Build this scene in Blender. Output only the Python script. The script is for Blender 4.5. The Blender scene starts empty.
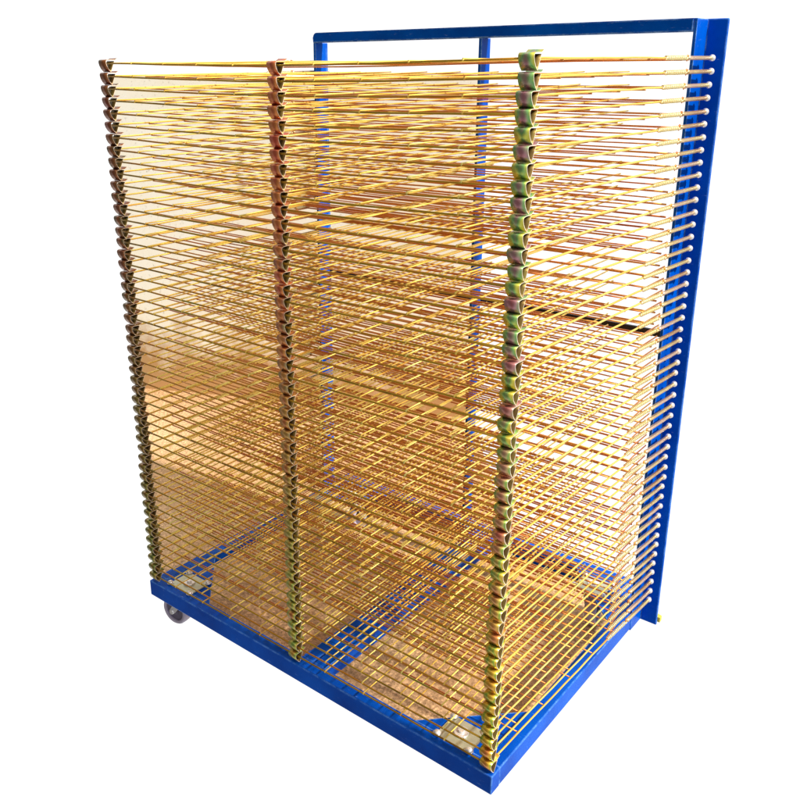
import bpy, bmesh, math, random
from mathutils import Vector, Matrix
R = random.Random(7)
sc = bpy.context.scene
COL = sc.collection

# ------------------------------------------------------------------ helpers
def link(name, bm, mats, parent=None, loc=(0, 0, 0), smooth=False):
    me = bpy.data.meshes.new(name)
    bmesh.ops.recalc_face_normals(bm, faces=bm.faces[:])
    bm.to_mesh(me); bm.free()
    for m in (mats if isinstance(mats, (list, tuple)) else [mats]):
        me.materials.append(m)
    if smooth:
        for p in me.polygons: p.use_smooth = True
    o = bpy.data.objects.new(name, me)
    COL.objects.link(o); o.location = loc
    if parent is not None: o.parent = parent
    return o

def box(bm, x0, x1, y0, y1, z0, z1, bev=0.0, mi=0):
    t = bmesh.new()
    bmesh.ops.create_cube(t, size=1)
    for v in t.verts:
        v.co = Vector(((x0+x1)/2 + v.co.x*(x1-x0), (y0+y1)/2 + v.co.y*(y1-y0), (z0+z1)/2 + v.co.z*(z1-z0)))
    if bev:
        bmesh.ops.bevel(t, geom=t.edges[:], offset=bev, segments=2, affect='EDGES', profile=0.5)
    add(bm, t, mi)

def add(bm, t, mi=0):
    mp = {}
    for v in t.verts: mp[v] = bm.verts.new(v.co)
    for f in t.faces:
        try:
            nf = bm.faces.new([mp[v] for v in f.verts]); nf.material_index = mi; nf.smooth = f.smooth
        except ValueError: pass
    t.free()

def tube(bm, pts, r, n=6, mi=0, cap=True):
    pts = [Vector(p) for p in pts]; rings = []
    up = None
    for i, p in enumerate(pts):
        d = (pts[min(i+1, len(pts)-1)] - pts[max(i-1, 0)]).normalized()
        if up is None:
            up = Vector((0, 0, 1)) if abs(d.z) < .9 else Vector((1, 0, 0))
        s = d.cross(up).normalized(); up = s.cross(d).normalized()
        rr = r[i] if isinstance(r, (list, tuple)) else r
        rings.append([bm.verts.new(p + rr*(math.cos(2*math.pi*k/n)*s + math.sin(2*math.pi*k/n)*up)) for k in range(n)])
    for a, b in zip(rings, rings[1:]):
        for k in range(n):
            f = bm.faces.new((a[k], a[(k+1) % n], b[(k+1) % n], b[k])); f.smooth = True; f.material_index = mi
    if cap:
        for rg in (rings[0], rings[-1]):
            f = bm.faces.new(rg); f.material_index = mi

def cyl(bm, c, ax, r, h, n=24, mi=0, bev=0.0):
    """cylinder centred at c along axis ax"""
    ax = Vector(ax).normalized(); t = bmesh.new()
    bmesh.ops.create_cone(t, cap_ends=True, segments=n, radius1=r, radius2=r, depth=h)
    if bev:
        es = [e for e in t.edges if abs(e.verts[0].co.z - e.verts[1].co.z) < 1e-6]
        bmesh.ops.bevel(t, geom=es, offset=bev, segments=2, affect='EDGES', profile=0.5)
    M = Matrix.Translation(Vector(c)) @ Vector((0, 0, 1)).rotation_difference(ax).to_matrix().to_4x4()
    bmesh.ops.transform(t, matrix=M, verts=t.verts[:])
    for f in t.faces: f.smooth = len(f.verts) == 4
    add(bm, t, mi)

def ball(bm, c, r, sz=1.0, mi=0, u=14, v=9):
    t = bmesh.new(); bmesh.ops.create_uvsphere(t, u_segments=u, v_segments=v, radius=r)
    for w in t.verts: w.co = Vector((w.co.x, w.co.y, w.co.z*sz)) + Vector(c)
    for f in t.faces: f.smooth = True
    add(bm, t, mi)

def prism(bm, pts, z0, z1, mi=0):
    a = [bm.verts.new((x, y, z0)) for x, y in pts]; b = [bm.verts.new((x, y, z1)) for x, y in pts]
    for f in ([a, b] + [[a[i], a[(i+1) % len(a)], b[(i+1) % len(a)], b[i]] for i in range(len(a))]):
        bm.faces.new(f).material_index = mi

# ------------------------------------------------------------------ materials
def new_mat(name):
    m = bpy.data.materials.new(name); m.use_nodes = True
    nt = m.node_tree; b = nt.nodes['Principled BSDF']
    return m, nt, b, nt.nodes.new, nt.links.new

def ramp(nt, stops, interp='LINEAR'):
    n = nt.nodes.new('ShaderNodeValToRGB'); cr = n.color_ramp; cr.interpolation = interp
    while len(cr.elements) < len(stops): cr.elements.new(0.5)
    for e, (p, c) in zip(cr.elements, stops): e.position = p; e.color = (*c, 1)
    return n

def noise(nt, scale, detail=3, rough=.55, vec=None, w=None):
    n = nt.nodes.new('ShaderNodeTexNoise'); n.inputs['Scale'].default_value = scale
    n.inputs['Detail'].default_value = detail; n.inputs['Roughness'].default_value = rough
    if vec is not None: nt.links.new(vec, n.inputs['Vector'])
    return n

def zinc(name, stops, scale=9, metallic=.75, rough=.34, rnd=.25, stretch=(1, 1, 1), dirt=.0):
    """yellow-passivated zinc: the hue wanders along the wire and from piece to piece"""
    m, nt, b, N, L = new_mat(name)
    geo = N('ShaderNodeNewGeometry'); mp = N('ShaderNodeMapping'); mp.inputs['Scale'].default_value = stretch
    L(geo.outputs['Position'], mp.inputs['Vector'])
    no = noise(nt, scale, 4, .6, mp.outputs[0])
    oi = N('ShaderNodeObjectInfo')
    ma = N('ShaderNodeMath'); ma.operation = 'MULTIPLY_ADD'
    ma.inputs[1].default_value = rnd; L(oi.outputs['Random'], ma.inputs[0]); L(no.outputs['Fac'], ma.inputs[2])
    sb = N('ShaderNodeMath'); sb.operation = 'SUBTRACT'; sb.inputs[1].default_value = rnd/2; L(ma.outputs[0], sb.inputs[0])
    rp = ramp(nt, stops); L(sb.outputs[0], rp.inputs[0])
    L(rp.outputs[0], b.inputs['Base Color'])
    b.inputs['Metallic'].default_value = metallic; b.inputs['Roughness'].default_value = rough
    return m

def blue_paint():
    m, nt, b, N, L = new_mat('blue_paint')
    tc = N('ShaderNodeTexCoord')
    n1 = noise(nt, 6, 5, .6, tc.outputs['Object']); r1 = ramp(nt, [(.25, (.0, .036, .30)), (.75, (.0, .110, .64))])
    L(n1.outputs['Fac'], r1.inputs[0])
    # pale scuffs, stretched along the rails, and a few chips
    mp = N('ShaderNodeMapping'); mp.inputs['Scale'].default_value = (14, 60, 60); L(tc.outputs['Object'], mp.inputs[0])
    n2 = noise(nt, 3.2, 8, .72, mp.outputs[0]); r2 = ramp(nt, [(.62, (0, 0, 0)), (.71, (1, 1, 1))]); L(n2.outputs['Fac'], r2.inputs[0])
    mu = N('ShaderNodeMath'); mu.operation = 'MULTIPLY'; mu.inputs[1].default_value = .55; L(r2.outputs[0], mu.inputs[0])
    mx = N('ShaderNodeMix'); mx.data_type = 'RGBA'; L(mu.outputs[0], mx.inputs['Factor'])
    L(r1.outputs[0], mx.inputs['A']); mx.inputs['B'].default_value = (.22, .36, .72, 1)
    # edge highlights painted in as pale blue, patchy with rubbed paint along the arrises
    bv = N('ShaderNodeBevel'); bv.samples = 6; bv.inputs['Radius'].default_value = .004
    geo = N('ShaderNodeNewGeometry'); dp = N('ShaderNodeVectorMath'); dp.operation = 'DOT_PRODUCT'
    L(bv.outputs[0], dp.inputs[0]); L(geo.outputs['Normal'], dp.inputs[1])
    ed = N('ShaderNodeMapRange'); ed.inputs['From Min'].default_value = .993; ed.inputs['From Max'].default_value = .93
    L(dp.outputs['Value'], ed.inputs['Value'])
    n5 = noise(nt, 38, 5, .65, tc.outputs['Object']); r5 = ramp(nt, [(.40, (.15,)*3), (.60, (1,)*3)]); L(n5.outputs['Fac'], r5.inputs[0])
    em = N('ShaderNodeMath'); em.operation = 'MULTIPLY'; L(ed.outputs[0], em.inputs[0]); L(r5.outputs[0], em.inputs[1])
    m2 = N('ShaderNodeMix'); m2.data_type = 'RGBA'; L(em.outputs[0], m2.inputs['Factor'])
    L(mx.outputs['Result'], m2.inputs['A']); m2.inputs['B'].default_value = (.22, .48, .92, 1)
    L(m2.outputs['Result'], b.inputs['Base Color'])
    r3 = ramp(nt, [(.3, (.28,)*3), (.7, (.46,)*3)]); L(n2.outputs['Fac'], r3.inputs[0]); L(r3.outputs[0], b.inputs['Roughness'])
    b.inputs['Specular IOR Level'].default_value = .12; b.inputs['Specular Tint'].default_value = (.15, .45, 1, 1)
    n4 = noise(nt, 420, 2, .5, tc.outputs['Object'])
    bp = N('ShaderNodeBump'); bp.inputs['Strength'].default_value = .12; bp.inputs['Distance'].default_value = .001
    L(n4.outputs['Fac'], bp.inputs['Height']); L(bp.outputs[0], b.inputs['Normal'])
    return m

def plain(name, col, rough=.5, metallic=0.0, var=.15, scale=40):
    m, nt, b, N, L = new_mat(name)
    tc = N('ShaderNodeTexCoord'); n1 = noise(nt, scale, 4, .6, tc.outputs['Object'])
    r1 = ramp(nt, [(.3, tuple(c*(1-var) for c in col)), (.7, tuple(min(1, c*(1+var)) for c in col))])
    L(n1.outputs['Fac'], r1.inputs[0]); L(r1.outputs[0], b.inputs['Base Color'])
    b.inputs['Roughness'].default_value = rough; b.inputs['Metallic'].default_value = metallic
    return m

def clip_mat(name, upper, lower, z0=.35, z1=1.0):
    """iridescent chromate film on the bent clips: bands of colour across the sheet,
    view-dependent sheen baked into the colour by height, yellower low in the stack"""
    m, nt, b, N, L = new_mat(name)
    tc = N('ShaderNodeTexCoord'); geo = N('ShaderNodeNewGeometry'); oi = N('ShaderNodeObjectInfo')
    sp = N('ShaderNodeSeparateXYZ'); L(tc.outputs['Generated'], sp.inputs[0])
    no = noise(nt, 26, 3, .5, geo.outputs['Position'])
    # band coordinate = distance from the strip's middle + noise + random of piece
    a = N('ShaderNodeMath'); a.operation = 'SUBTRACT'; a.inputs[1].default_value = .5; L(sp.outputs['X'], a.inputs[0])
    ab = N('ShaderNodeMath'); ab.operation = 'ABSOLUTE'; L(a.outputs[0], ab.inputs[0])
    c = N('ShaderNodeMath'); c.operation = 'MULTIPLY_ADD'; c.inputs[1].default_value = .55; L(ab.outputs[0], c.inputs[0]); L(no.outputs['Fac'], c.inputs[2])
    d = N('ShaderNodeMath'); d.operation = 'MULTIPLY_ADD'; d.inputs[1].default_value = .30; L(oi.outputs['Random'], d.inputs[0]); L(c.outputs[0], d.inputs[2])
    e = N('ShaderNodeMath'); e.operation = 'SUBTRACT'; e.inputs[1].default_value = .30; L(d.outputs[0], e.inputs[0])
    ru = ramp(nt, upper); L(e.outputs[0], ru.inputs[0]); rl = ramp(nt, lower); L(e.outputs[0], rl.inputs[0])
    sz = N('ShaderNodeSeparateXYZ'); L(geo.outputs['Position'], sz.inputs[0])
    mr = N('ShaderNodeMapRange'); mr.inputs['From Min'].default_value = z0; mr.inputs['From Max'].default_value = z1
    L(sz.outputs['Z'], mr.inputs['Value'])
    mx = N('ShaderNodeMix'); mx.data_type = 'RGBA'; L(mr.outputs[0], mx.inputs['Factor']); L(rl.outputs[0], mx.inputs['A']); L(ru.outputs[0], mx.inputs['B'])
    L(mx.outputs['Result'], b.inputs['Base Color'])
    b.inputs['Metallic'].default_value = .7; b.inputs['Roughness'].default_value = .3
    return m

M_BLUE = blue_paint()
M_BLACK = plain('black_paint', (.006, .007, .014), .45)
M_FRONT = zinc('olive_gold_wire', [(.25, (.26, .14, .012)), (.45, (.54, .34, .025)), (.6, (.64, .26, .025)), (.8, (.34, .31, .03))], 7, stretch=(1, 1, 2))
M_DEPTH = zinc('pale_gold_wire', [(.25, (.80, .42, .055)), (.5, (.90, .64, .12)), (.75, (.82, .72, .22))], 7, metallic=.6, rough=.46)
M_CROSS = zinc('copper_gold_wire', [(.2, (.42, .11, .03)), (.42, (.68, .21, .05)), (.6, (.76, .37, .08)), (.8, (.60, .15, .035))], 8, rough=.4)
M_ROD = zinc('rod_zinc', [(.3, (.62, .36, .16)), (.5, (.80, .62, .26)), (.7, (.74, .50, .34))], 14, rnd=.4)
M_SPRING = zinc('spring_zinc', [(.3, (.90, .74, .32)), (.7, (.97, .88, .50))], 14, rnd=.3, metallic=.5, rough=.4)
M_KNOB = plain('polished_steel', (.88, .85, .82), .25, .6, .06)
M_EDGE = plain('cut_sheet_edge', (.93, .80, .66), .35, .3, .1)
M_CLIP_R = clip_mat('green_pink_zinc',
    [(.10, (.50, .14, .14)), (.36, (.46, .22, .24)), (.48, (.36, .34, .20)), (.57, (.20, .44, .14)), (.70, (.62, .60, .08)), (.9, (.66, .40, .06))],
    [(.10, (.58, .16, .05)), (.32, (.68, .34, .04)), (.50, (.72, .50, .05)), (.60, (.22, .40, .05)), (.68, (.70, .48, .05)), (.9, (.60, .28, .04))])
M_CLIP_L = clip_mat('rust_red_zinc',
    [(.10, (.60, .10, .05)), (.30, (.56, .13, .06)), (.5, (.68, .24, .06)), (.65, (.40, .14, .08)), (.9, (.38, .34, .12))],
    [(.10, (.50, .16, .05)), (.28, (.56, .36, .06)), (.45, (.26, .40, .08)), (.6, (.60, .46, .08)), (.75, (.26, .36, .07)), (.9, (.50, .26, .05))], .25, .95)
M_CLIP_O = clip_mat('olive_brown_zinc',
    [(.10, (.26, .06, .03)), (.35, (.24, .09, .04)), (.5, (.34, .12, .04)), (.65, (.16, .10, .04)), (.9, (.20, .16, .06))],
    [(.10, (.30, .12, .03)), (.35, (.30, .22, .04)), (.5, (.16, .20, .05)), (.65, (.36, .28, .05)), (.9, (.26, .14, .03))], .25, .95)
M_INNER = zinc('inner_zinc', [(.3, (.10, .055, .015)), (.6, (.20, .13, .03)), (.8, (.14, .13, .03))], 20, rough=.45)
M_PLATE = plain('zinc_plate', (.52, .52, .38), .35, .55, .2, 25)
M_TYRE = plain('grey_tyre', (.46, .40, .48), .5, 0, .15)
M_RIM = plain('dark_rim', (.13, .11, .16), .45, 0, .2)
M_TAB = plain('yellow_tab', (.72, .55, .05), .5, 0, .1)

# ground: brown cast concrete with aggregate
def ground_mat():
    m, nt, b, N, L = new_mat('brown_concrete')
    tc = N('ShaderNodeTexCoord')
    n0 = noise(nt, 2.2, 5, .6, tc.outputs['Object']); n1 = noise(nt, 105, 8, .78, tc.outputs['Object'])
    vo = N('ShaderNodeTexVoronoi'); vo.inputs['Scale'].default_value = 110; L(tc.outputs['Object'], vo.inputs['Vector'])
    r0 = ramp(nt, [(.3, (.42, .225, .09)), (.7, (.64, .43, .24))]); L(n0.outputs['Fac'], r0.inputs[0])
    r1 = ramp(nt, [(.37, (.45, .38, .32)), (.47, (.95, .93, .90)), (.54, (1.15, 1.12, 1.1)), (.62, (1.9, 1.9, 1.9))]); L(n1.outputs['Fac'], r1.inputs[0])
    mx = N('ShaderNodeMix'); mx.data_type = 'RGBA'; mx.blend_type = 'MULTIPLY'; mx.inputs['Factor'].default_value = 1
    L(r0.outputs[0], mx.inputs['A']); L(r1.outputs[0], mx.inputs['B'])
    L(mx.outputs['Result'], b.inputs['Base Color']); b.inputs['Roughness'].default_value = .9
    bp = N('ShaderNodeBump'); bp.inputs['Strength'].default_value = .5; bp.inputs['Distance'].default_value = .004
    L(vo.outputs['Distance'], bp.inputs['Height']); L(bp.outputs[0], b.inputs['Normal'])
    return m

def wall_mat():
    m, nt, b, N, L = new_mat('cream_plaster')
    tc = N('ShaderNodeTexCoord')
    n0 = noise(nt, 3, 5, .65, tc.outputs['Object']); n1 = noise(nt, 55, 6, .75, tc.outputs['Object'])
    r0 = ramp(nt, [(.3, (.96, .87, .66)), (.7, (.99, .96, .85))]); L(n0.outputs['Fac'], r0.inputs[0])
    r1 = ramp(nt, [(.30, (.55, .5, .45)), (.42, (1, 1, 1)), (.7, (1, 1, 1))]); L(n1.outputs['Fac'], r1.inputs[0])
    mx = N('ShaderNodeMix'); mx.data_type = 'RGBA'; mx.blend_type = 'MULTIPLY'; mx.inputs['Factor'].default_value = 1
    L(r0.outputs[0], mx.inputs['A']); L(r1.outputs[0], mx.inputs['B'])
    sp = N('ShaderNodeSeparateXYZ'); L(tc.outputs['Object'], sp.inputs[0])
    n2 = noise(nt, 9, 5, .65, tc.outputs['Object'])
    ad = N('ShaderNodeMath'); ad.operation = 'MULTIPLY_ADD'; ad.inputs[1].default_value = -.55; L(n2.outputs['Fac'], ad.inputs[0]); L(sp.outputs['Z'], ad.inputs[2])
    mr = N('ShaderNodeMapRange'); mr.inputs['From Min'].default_value = .06; mr.inputs['From Max'].default_value = -.18; L(ad.outputs[0], mr.inputs['Value'])
    m3 = N('ShaderNodeMix'); m3.data_type = 'RGBA'; L(mr.outputs[0], m3.inputs['Factor']); L(mx.outputs['Result'], m3.inputs['A'])
    m3.inputs['B'].default_value = (.52, .30, .12, 1)
    L(m3.outputs['Result'], b.inputs['Base Color']); b.inputs['Roughness'].default_value = .9
    return m

# ------------------------------------------------------------------ setting
bm = bmesh.new()
prism(bm, [(-.165, .112), (.922, .112), (.922, .93), (.60, .97), (.36, 1.10), (-.118, 1.685), (-1.49, 1.044)], -.03, 0)
g = link('ground', bm, ground_mat()); g['kind'] = 'structure'
g['label'] = 'brown concrete ground under and behind the rack'
bm = bmesh.new(); box(bm, 0, 1.51, 0, .11, -.03, 1.352, .004)
bmesh.ops.transform(bm, matrix=Matrix.Translation((-1.50, 1.04, 0)) @ Matrix.Rotation(math.radians(25), 4, 'Z'), verts=bm.verts[:])
w = link('wall', bm, wall_mat())
w['label'] = 'pale cream plaster wall seen through the wires behind the rack'; w['category'] = 'wall'

# ------------------------------------------------------------------ the rack
X0, X1, Y0, Y1 = -.02, .9968, -.0038, .778
ZT, ZB = .1312, .0888
rack = bpy.data.objects.new('drying_rack', None); COL.objects.link(rack)
rack['label'] = 'tall blue metal drying rack on casters with fifty gold wire trays'
rack['category'] = 'drying rack'
rack.empty_display_size = .1

def part(name, bm, mats, loc=(0, 0, 0), parent=None, smooth=False):
    return link(name, bm, mats, parent or rack, loc, smooth)

# base frame: four rails, butted
bm = bmesh.new()
box(bm, X0, X1, Y0, Y0+.030, ZB, ZT, .0022)
box(bm, X0+.0005, X0+.030, Y0+.0302, Y1-.038, ZB+.0006, ZT-.0006, .002)
box(bm, X1-.033, X1-.0005, Y0+.0302, Y1-.038, ZB+.0006, ZT-.0006, .002)
box(bm, X0, X1, Y1-.0378, Y1, ZB, ZT, .0022)
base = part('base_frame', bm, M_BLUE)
bm = bmesh.new()
box(bm, .489, .5205, Y0+.0304, Y1-.0382, ZB+.001, ZT-.001, .002)
box(bm, .5225, .555, Y0+.0304, Y1-.0382, ZB+.002, ZT-.003, .002)
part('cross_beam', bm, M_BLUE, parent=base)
xi0, xi1, yi0, yi1 = X0+.0302, X1-.0332, Y0+.0304, Y1-.0382
G = .165
gus = [[(xi0, yi0), (xi0+G, yi0), (xi0, yi0+G)], [(xi1, yi0), (xi1, yi0+G), (xi1-G, yi0)],
       [(xi0, yi1), (xi0, yi1-G), (xi0+G, yi1)], [(xi1, yi1), (xi1-G, yi1), (xi1, yi1-G)]]
for tri in gus:
    bm = bmesh.new(); prism(bm, tri, ZT-.0075, ZT-.0025)
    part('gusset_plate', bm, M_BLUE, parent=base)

# back frame
bm = bmesh.new()
box(bm, .9905, .9974, .634, .6935, .0852, 1.4630, .001)         # leg facing right
box(bm, .9905, 1.0370, .6937, .700, .0842, 1.4640, .0025)      # flange facing front
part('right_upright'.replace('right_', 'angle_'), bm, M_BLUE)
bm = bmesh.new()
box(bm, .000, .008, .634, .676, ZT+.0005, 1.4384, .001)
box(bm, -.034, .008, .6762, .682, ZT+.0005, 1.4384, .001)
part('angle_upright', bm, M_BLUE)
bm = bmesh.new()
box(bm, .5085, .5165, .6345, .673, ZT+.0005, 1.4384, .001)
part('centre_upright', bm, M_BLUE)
# top rail with a rounded outer corner (drawn in x-z, extruded in y)
bm = bmesh.new()
zb, zt, xl, xr, rc = 1.4385, 1.4630, .000, .9903, .012
prof = [(xr, zb), (xr, zt)] + [(xl+rc - rc*math.sin(a), zt-rc + rc*math.cos(a)) for a in [i*math.pi/2/6 for i in range(7)]] + [(xl, zb)]
a = [bm.verts.new((x, .6325, z)) for x, z in prof]; b_ = [bm.verts.new((x, .662, z)) for x, z in prof]
bm.faces.new(a); bm.faces.new(b_)
for i in range(len(a)): bm.faces.new((a[i], a[(i+1) % len(a)], b_[(i+1) % len(a)], b_[i]))
bmesh.ops.bevel(bm, geom=[e for e in bm.edges if abs(e.verts[0].co.y-e.verts[1].co.y) < 1e-6], offset=.0012, segments=2, affect='EDGES')
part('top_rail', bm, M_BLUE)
bm = bmesh.new(); box(bm, .0085, .9900, .6750, .6830, .811, .826, .001)
part('cross_rail', bm, M_BLACK)
bm = bmesh.new()
prism(bm, [(1.024, .7005), (1.0425, .7005), (1.0425, .712), (1.030, .716)], .091, .104)
o = part('corner_tab', bm, M_TAB)

# weld beads where rails and uprights meet
def bead(p, q, r=.0028):
    bm = bmesh.new(); p, q = Vector(p), Vector(q); n = max(4, int((q-p).length/.004)); pts = []; rr = []
    for i in range(n+1):
        pts.append(p.lerp(q, i/n) + Vector([R.uniform(-.0005, .0005) for _ in range(3)])); rr.append(r*R.uniform(.75, 1.2)*(.4 if i in (0, n) else 1))
    tube(bm, pts, rr, 8)
    return part('weld_bead', bm, M_BLUE, parent=base)
for x in (X0+.030, X1-.033): bead((x-.028 if x < .5 else x+.002, Y0+.0302, ZT-.0008), (x if x < .5 else x+.031, Y0+.0302, ZT-.0008), .0016)
bead((.489, Y0+.0304, ZT-.002), (.555, Y0+.0304, ZT-.002)); bead((.5085, .634, ZT+.001), (.5165, .634, ZT+.001), .002)
bead((X1-.0006, .634, ZB+.003), (X1-.0006, .634, ZT), .0016); bead((.4885, Y0+.036, ZT-.004), (.4885, Y0+.06, ZT-.004), .002)

# casters
def caster(px, py, ang, off, r=.043, with_hub=True):
    """mounting plate on top of the gusset, swivel fork and wheel beneath"""
    z = ZT-.0023
    bm = bmesh.new(); box(bm, -.040, .040, -.033, .033, z, z+.0035, .001)
    root = part('caster', bm, M_PLATE, (px, py, 0))
    bm = bmesh.new()
    cyl(bm, (0, 0, z+.006), (0, 0, 1), .015, .005, 24, 0, .0012); cyl(bm, (0, 0, z+.0105), (0, 0, 1), .007, .005, 6)
    part('swivel_cap', bm, M_KNOB, parent=root)
    for sx in (-1, 1):
        for sy in (-1, 1):
            bm = bmesh.new(); x, y = sx*.037, sy*.030
            cyl(bm, (x, y, z+.0048), (0, 0, 1), .0085, .0016, 16)
            ball(bm, (x, y, z+.0060), .0072, .8)
            part('bolt', bm, M_KNOB, parent=root)
    d = Vector((math.cos(ang), math.sin(ang), 0)); s = Vector((-d.y, d.x, 0))     # d roll direction, s axle
    c = d*off + Vector((0, 0, r))
    # fork
    bm = bmesh.new()
    cyl(bm, (0, 0, z-.014), (0, 0, 1), .022, .012, 24)
    for k in (-1, 1):
        q = s*k*.0185
        pts = [Vector((0, 0, z-.019))-d*.016, Vector((0, 0, z-.019))+d*.016, c+d*.010, c-Vector((0, 0, .008)), c-d*.010]
        A = [bm.verts.new(p+q) for p in pts]; B = [bm.verts.new(p+q+s*k*.002) for p in pts]
        bm.faces.new(A); bm.faces.new(B)
        for i in range(5): bm.faces.new((A[i], A[(i+1) % 5], B[(i+1) % 5], B[i]))
    cyl(bm, c, s, .006, .048, 12)
    part('fork', bm, M_KNOB, parent=root)
    # wheel: tyre ring (lathe) and rim
    bm = bmesh.new(); n = 40; prof = [(r*.74, -.013), (r*.90, -.0145), (r*.985, -.0105), (r, 0), (r*.985, .0105), (r*.90, .0145), (r*.74, .013)]
    rings = []
    for i in range(n):
        t = 2*math.pi*i/n; u = math.cos(t)*d + math.sin(t)*Vector((0, 0, 1))
        rings.append([bm.verts.new(c + u*rr + s*h) for rr, h in prof])
    for i in range(n):
        A, B = rings[i], rings[(i+1) % n]
        for k in range(len(prof)):
            f = bm.faces.new((A[k], B[k], B[(k+1) % len(prof)], A[(k+1) % len(prof)])); f.smooth = k != len(prof)-1
    part('tyre', bm, M_TYRE, parent=root)
    bm = bmesh.new(); cyl(bm, c, s, r*.745, .018, 32); cyl(bm, c, s, r*.3, .026, 20, 0, .001)
    part('rim', bm, M_RIM, parent=root)
    return root
caster(.072, .050, math.radians(186), .050, .040)
caster(.893, .052, math.radians(105), .060)
caster(.872, .690, math.radians(100), .030)
caster(.075, .690, math.radians(80), .030)

# ------------------------------------------------------------------ wire trays
HY = .670                    # y of the knobs = local origin of a tray
PITCH, ZTOP = .025, 1.391
def wire(bm, p, q, r, mi, sag=0, seg=6, jig=0.0006):
    p, q = Vector(p), Vector(q); pts = []
    for i in range(seg+1):
        t = i/seg; v = p.lerp(q, t)
        j = jig if 0 < i < seg else 0
        pts.append(v + Vector((R.uniform(-j, j), R.uniform(-j, j), R.uniform(-j, j)*.8 - sag*math.sin(math.pi*t))))
    tube(bm, pts, r, 6, mi)

def tray_mesh(sag):
    bm = bmesh.new(); y = lambda v: v-HY
    j = lambda s: R.uniform(-s, s)
    # front wire (bends into the two side wires)
    wire(bm, (-.013, y(0), 0), (.983, y(0), 0), .0019, 0, R.uniform(-.0008, .0015), 12)
    for sgn, x0, x1, xb in ((0, -.015, -.0065, -.006), (1, .985, 1.0052, 1.006)):
        k = 1 if sgn else -1
        pts = [(x0-k*.002, y(0), 0), (x0, y(.003), 0)]
        for i in range(1, 9):
            t = i/8; pts.append((x0+(x1-x0)*t+j(.0008), y(.003+.45*t), j(.0006)))
        pts.append((xb, y(.462), 0))
        tube(bm, pts, .0020, 6, 1)
        # hook that carries on under the spring to the pivot wire
        tube(bm, [(xb, y(.462), 0), (xb-k*.004, y(.475), -.002), (xb-k*.008, y(.53), -.0035), (xb-k*.008, y(.598), -.0035)], .0016, 6, 2)
    # cross wires and the pivot wire at the back
    for c in (.10, .20, .30, .40, .50):
        cc = c + .004 + j(.003)
        xe0 = -.015+.007*min(1, cc/.45); xe1 = .985+.020*min(1, cc/.45)
        wire(bm, (xe0, y(cc), -.0026), (xe1, y(cc+j(.003)), -.0026), .0015, 2, R.uniform(-.001, .0025), 12)
    wire(bm, (-.012, y(.598), -.0035), (.988, y(.598), -.0035), .0021, 2, 0, 10, .0003)
    # depth wires lie on top of the cross wires
    for k in range(9):
        x = .085+.1*k + j(.0035)
        wire(bm, (x, y(-.0015), .0026), (x+j(.005), y(.600), .0006), .0015, 1, R.uniform(-.001, .003), 8)
        # weld spots on the front wire
        ball(bm, (x, y(-.0008), .0010), .0023, 1, 1, 6, 4)
    for v in bm.verts:          # trays high in the stack hang a little at mid width
        v.co.z -= sag*math.sin(math.pi*min(1, max(0, v.co.x/.985)))*max(0, 1-(v.co.y+HY)/.6)
    me = bpy.data.meshes.new('wire_tray')
    bmesh.ops.recalc_face_normals(bm, faces=bm.faces[:]); bm.to_mesh(me); bm.free()
    for m in (M_FRONT, M_DEPTH, M_CROSS, M_EDGE): me.materials.append(m)
    return me
def SAG(i): return .0072*(1 - i/49)

TRAYS = [tray_mesh(SAG(k)) for k in range(50)]

# spacer clip: bent strip, closed profile in y-z, 24 mm wide
def clip_obj(mat, width, name='spacer_clip'):
    prof = [(.0290, .0115), (.0225, .0078), (.0080, .0078), (.0025, .0070), (.0002, .0045), (.0000, .0010), (.0018, -.0050), (.0058, -.0115),
            (.0118, -.0172), (.0150, -.0110), (.0190, -.0020), (.0222, .0050)]
    bm = bmesh.new(); th = .0009; P = [Vector((0, a, b)) for a, b in prof]; inn = []
    for i, p in enumerate(P):
        d = (P[min(i+1, len(P)-1)] - P[max(i-1, 0)]).normalized()
        nrm = Vector((0, -d.z, d.y))
        c = Vector((0, .012, .001))
        if (c-p).dot(nrm) < 0: nrm = -nrm
        inn.append(p + nrm*th)
    h = width/2
    def V(p, x): return bm.verts.new((x, p.y, p.z))
    oL = [V(p, -h) for p in P]; oR = [V(p, h) for p in P]; iL = [V(p, -h) for p in inn]; iR = [V(p, h) for p in inn]
    for i in range(len(P)-1):
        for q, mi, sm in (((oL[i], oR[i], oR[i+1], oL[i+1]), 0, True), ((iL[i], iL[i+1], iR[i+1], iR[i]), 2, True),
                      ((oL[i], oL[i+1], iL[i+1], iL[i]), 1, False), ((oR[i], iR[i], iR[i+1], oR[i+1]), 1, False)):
            f = bm.faces.new(q); f.material_index = mi; f.smooth = sm
    for i in (0, len(P)-1): bm.faces.new((oL[i], oR[i], iR[i], iL[i])).material_index = 1
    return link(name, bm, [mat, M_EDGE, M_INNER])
clipL = clip_obj(M_CLIP_O, .025); clipM = clip_obj(M_CLIP_L, .0235); clipR = clip_obj(M_CLIP_R, .025)

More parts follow.
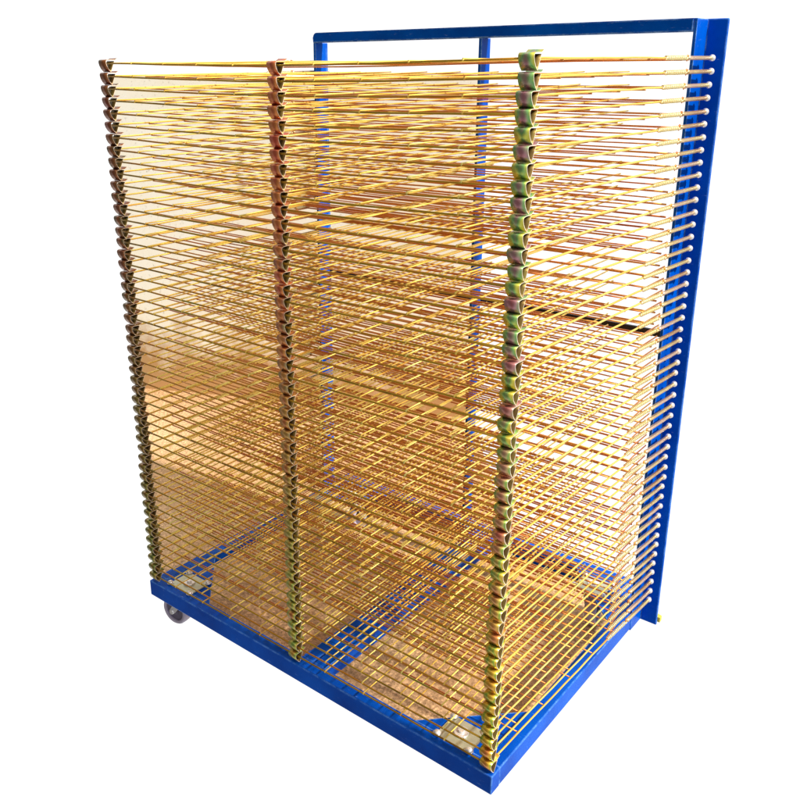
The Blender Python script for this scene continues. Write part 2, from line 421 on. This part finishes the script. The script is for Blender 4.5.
# spring, rod and knob (run along y from the origin)
bm = bmesh.new(); n = 15*8; L_ = .082
pts = [(.0036*math.cos(2*math.pi*i/8), L_*i/n, .0036*math.sin(2*math.pi*i/8)) for i in range(n+1)]
tube(bm, [(0, -.006, 0)] + pts + [(0, L_+.006, 0)], .0011, 4)
spring0 = link('spring', bm, M_SPRING)
bm = bmesh.new(); tube(bm, [(0, 0, 0), (0, .004, 0), (0, .008, 0), (0, .106, 0)], [.0025, .0050, .0040, .0040], 10, 0)
tube(bm, [(0, -.001, -.0055), (0, -.004, -.002), (0, -.004, .003), (0, 0, .0050), (0, .004, .0035)], .0013, 5, 1)
rod0 = link('hinge_rod', bm, [M_ROD, M_CROSS])
bm = bmesh.new(); ball(bm, (0, 0, 0), .0066, 1, 0, 14, 9); cyl(bm, (0, .0045, 0), (0, 1, 0), .0035, .006, 10)
knob0 = link('rod_knob', bm, M_KNOB)

used = set()
def put(src, parent, loc, rot=(0, 0, 0)):
    if src.name in used:
        o = src.copy(); COL.objects.link(o)
    else:
        o = src; used.add(src.name)
    o.parent = parent; o.location = loc; o.rotation_euler = rot
    return o

for i in range(50):
    zi = ZTOP - PITCH*i
    drop = .0065 + .0085*i/49 + R.uniform(-.0008, .0008)
    t = bpy.data.objects.new('wire_tray', TRAYS[i]); COL.objects.link(t)
    t.parent = rack
    t.location = (R.uniform(-.0012, .0012), HY, zi)
    tilt = math.atan(drop/HY); t.rotation_euler = (tilt, 0, 0)
    js = lambda: R.uniform(-.0007, .0007)
    lean = .0042*(1-2*i/49)
    for src, x, dz in ((clipL, -.0065-lean, 0), (clipM, .4895, -SAG(i)), (clipR, .986+lean, 0)):
        put(src, t, (x+js(), -HY-.006+js(), dz+js()*.4), (-tilt+R.uniform(-.05, .05), 0, R.uniform(-.05, .05)))
    for x0, xk in ((1.006, 1.0215), (-.006, -.0075)):
        xs = x0+(xk-x0)*.45
        yaw1 = math.atan2(-(xs-x0), .085); yaw2 = math.atan2(-(xk-xs), .11)
        dz = js()
        put(spring0, t, (x0, .468-HY, 0), (R.uniform(-.01, .01), 0, yaw1))
        put(rod0, t, (xs, .556-HY, dz), (0, 0, yaw2))
        put(knob0, t, (xk, .666-HY, dz))

# ------------------------------------------------------------------ light
wd = bpy.data.worlds.new('World'); sc.world = wd; wd.use_nodes = True
nt = wd.node_tree; bg = nt.nodes['Background']
tc = nt.nodes.new('ShaderNodeTexCoord'); dt = nt.nodes.new('ShaderNodeVectorMath'); dt.operation = 'DOT_PRODUCT'
nt.links.new(tc.outputs['Generated'], dt.inputs[0]); dt.inputs[1].default_value = Vector((-.5, -.85, .0)).normalized()
rp = ramp(nt, [(.30, (1.0, 1.0, 1.0)), (.70, (.16, .15, .14))]); nt.links.new(dt.outputs['Value'], rp.inputs[0])
d2 = nt.nodes.new('ShaderNodeVectorMath'); d2.operation = 'DOT_PRODUCT'
nt.links.new(tc.outputs['Generated'], d2.inputs[0]); d2.inputs[1].default_value = Vector((1, 0, -.35)).normalized()
rp2 = ramp(nt, [(.30, (1.0, 1.0, 1.0)), (.80, (.40, .42, .46))]); nt.links.new(d2.outputs['Value'], rp2.inputs[0])
wm = nt.nodes.new('ShaderNodeMix'); wm.data_type = 'RGBA'; wm.blend_type = 'MULTIPLY'; wm.inputs['Factor'].default_value = 1
nt.links.new(rp.outputs[0], wm.inputs['A']); nt.links.new(rp2.outputs[0], wm.inputs['B'])
nt.links.new(wm.outputs['Result'], bg.inputs['Color']); bg.inputs['Strength'].default_value = 1.05
sun = bpy.data.lights.new('sun', 'SUN'); sun.energy = 5.0; sun.angle = math.radians(3); sun.color = (1, .95, .86)
so = bpy.data.objects.new('sun', sun); COL.objects.link(so)
so.rotation_euler = Vector((-.76, -.07, -.64)).to_track_quat('-Z', 'Y').to_euler()

# ------------------------------------------------------------------ camera
yaw, pitch, roll = .6847, -.317, -.0024
cam = bpy.data.cameras.new('camera'); co = bpy.data.objects.new('camera', cam); COL.objects.link(co)
f = Vector((-math.sin(yaw)*math.cos(pitch), math.cos(yaw)*math.cos(pitch), math.sin(pitch)))
rt = Vector((math.cos(yaw), math.sin(yaw), 0)); up = rt.cross(f)
r2 = math.cos(roll)*rt + math.sin(roll)*up; u2 = -math.sin(roll)*rt + math.cos(roll)*up
M = Matrix((r2, u2, -f)).transposed().to_4x4(); M.translation = Vector((1.6087, -1.1084, 1.3682))
co.matrix_world = M
cam.sensor_width = 36; cam.lens = 850.56/800*36
cam.shift_x = (400-368.95)/800; cam.shift_y = -(400-349.95)/800
cam.clip_start = .05; cam.clip_end = 200
sc.camera = co
sc.view_settings.view_transform = 'Standard'; sc.view_settings.look = 'None'
sc.view_settings.exposure = 0.15; sc.view_settings.gamma = 1
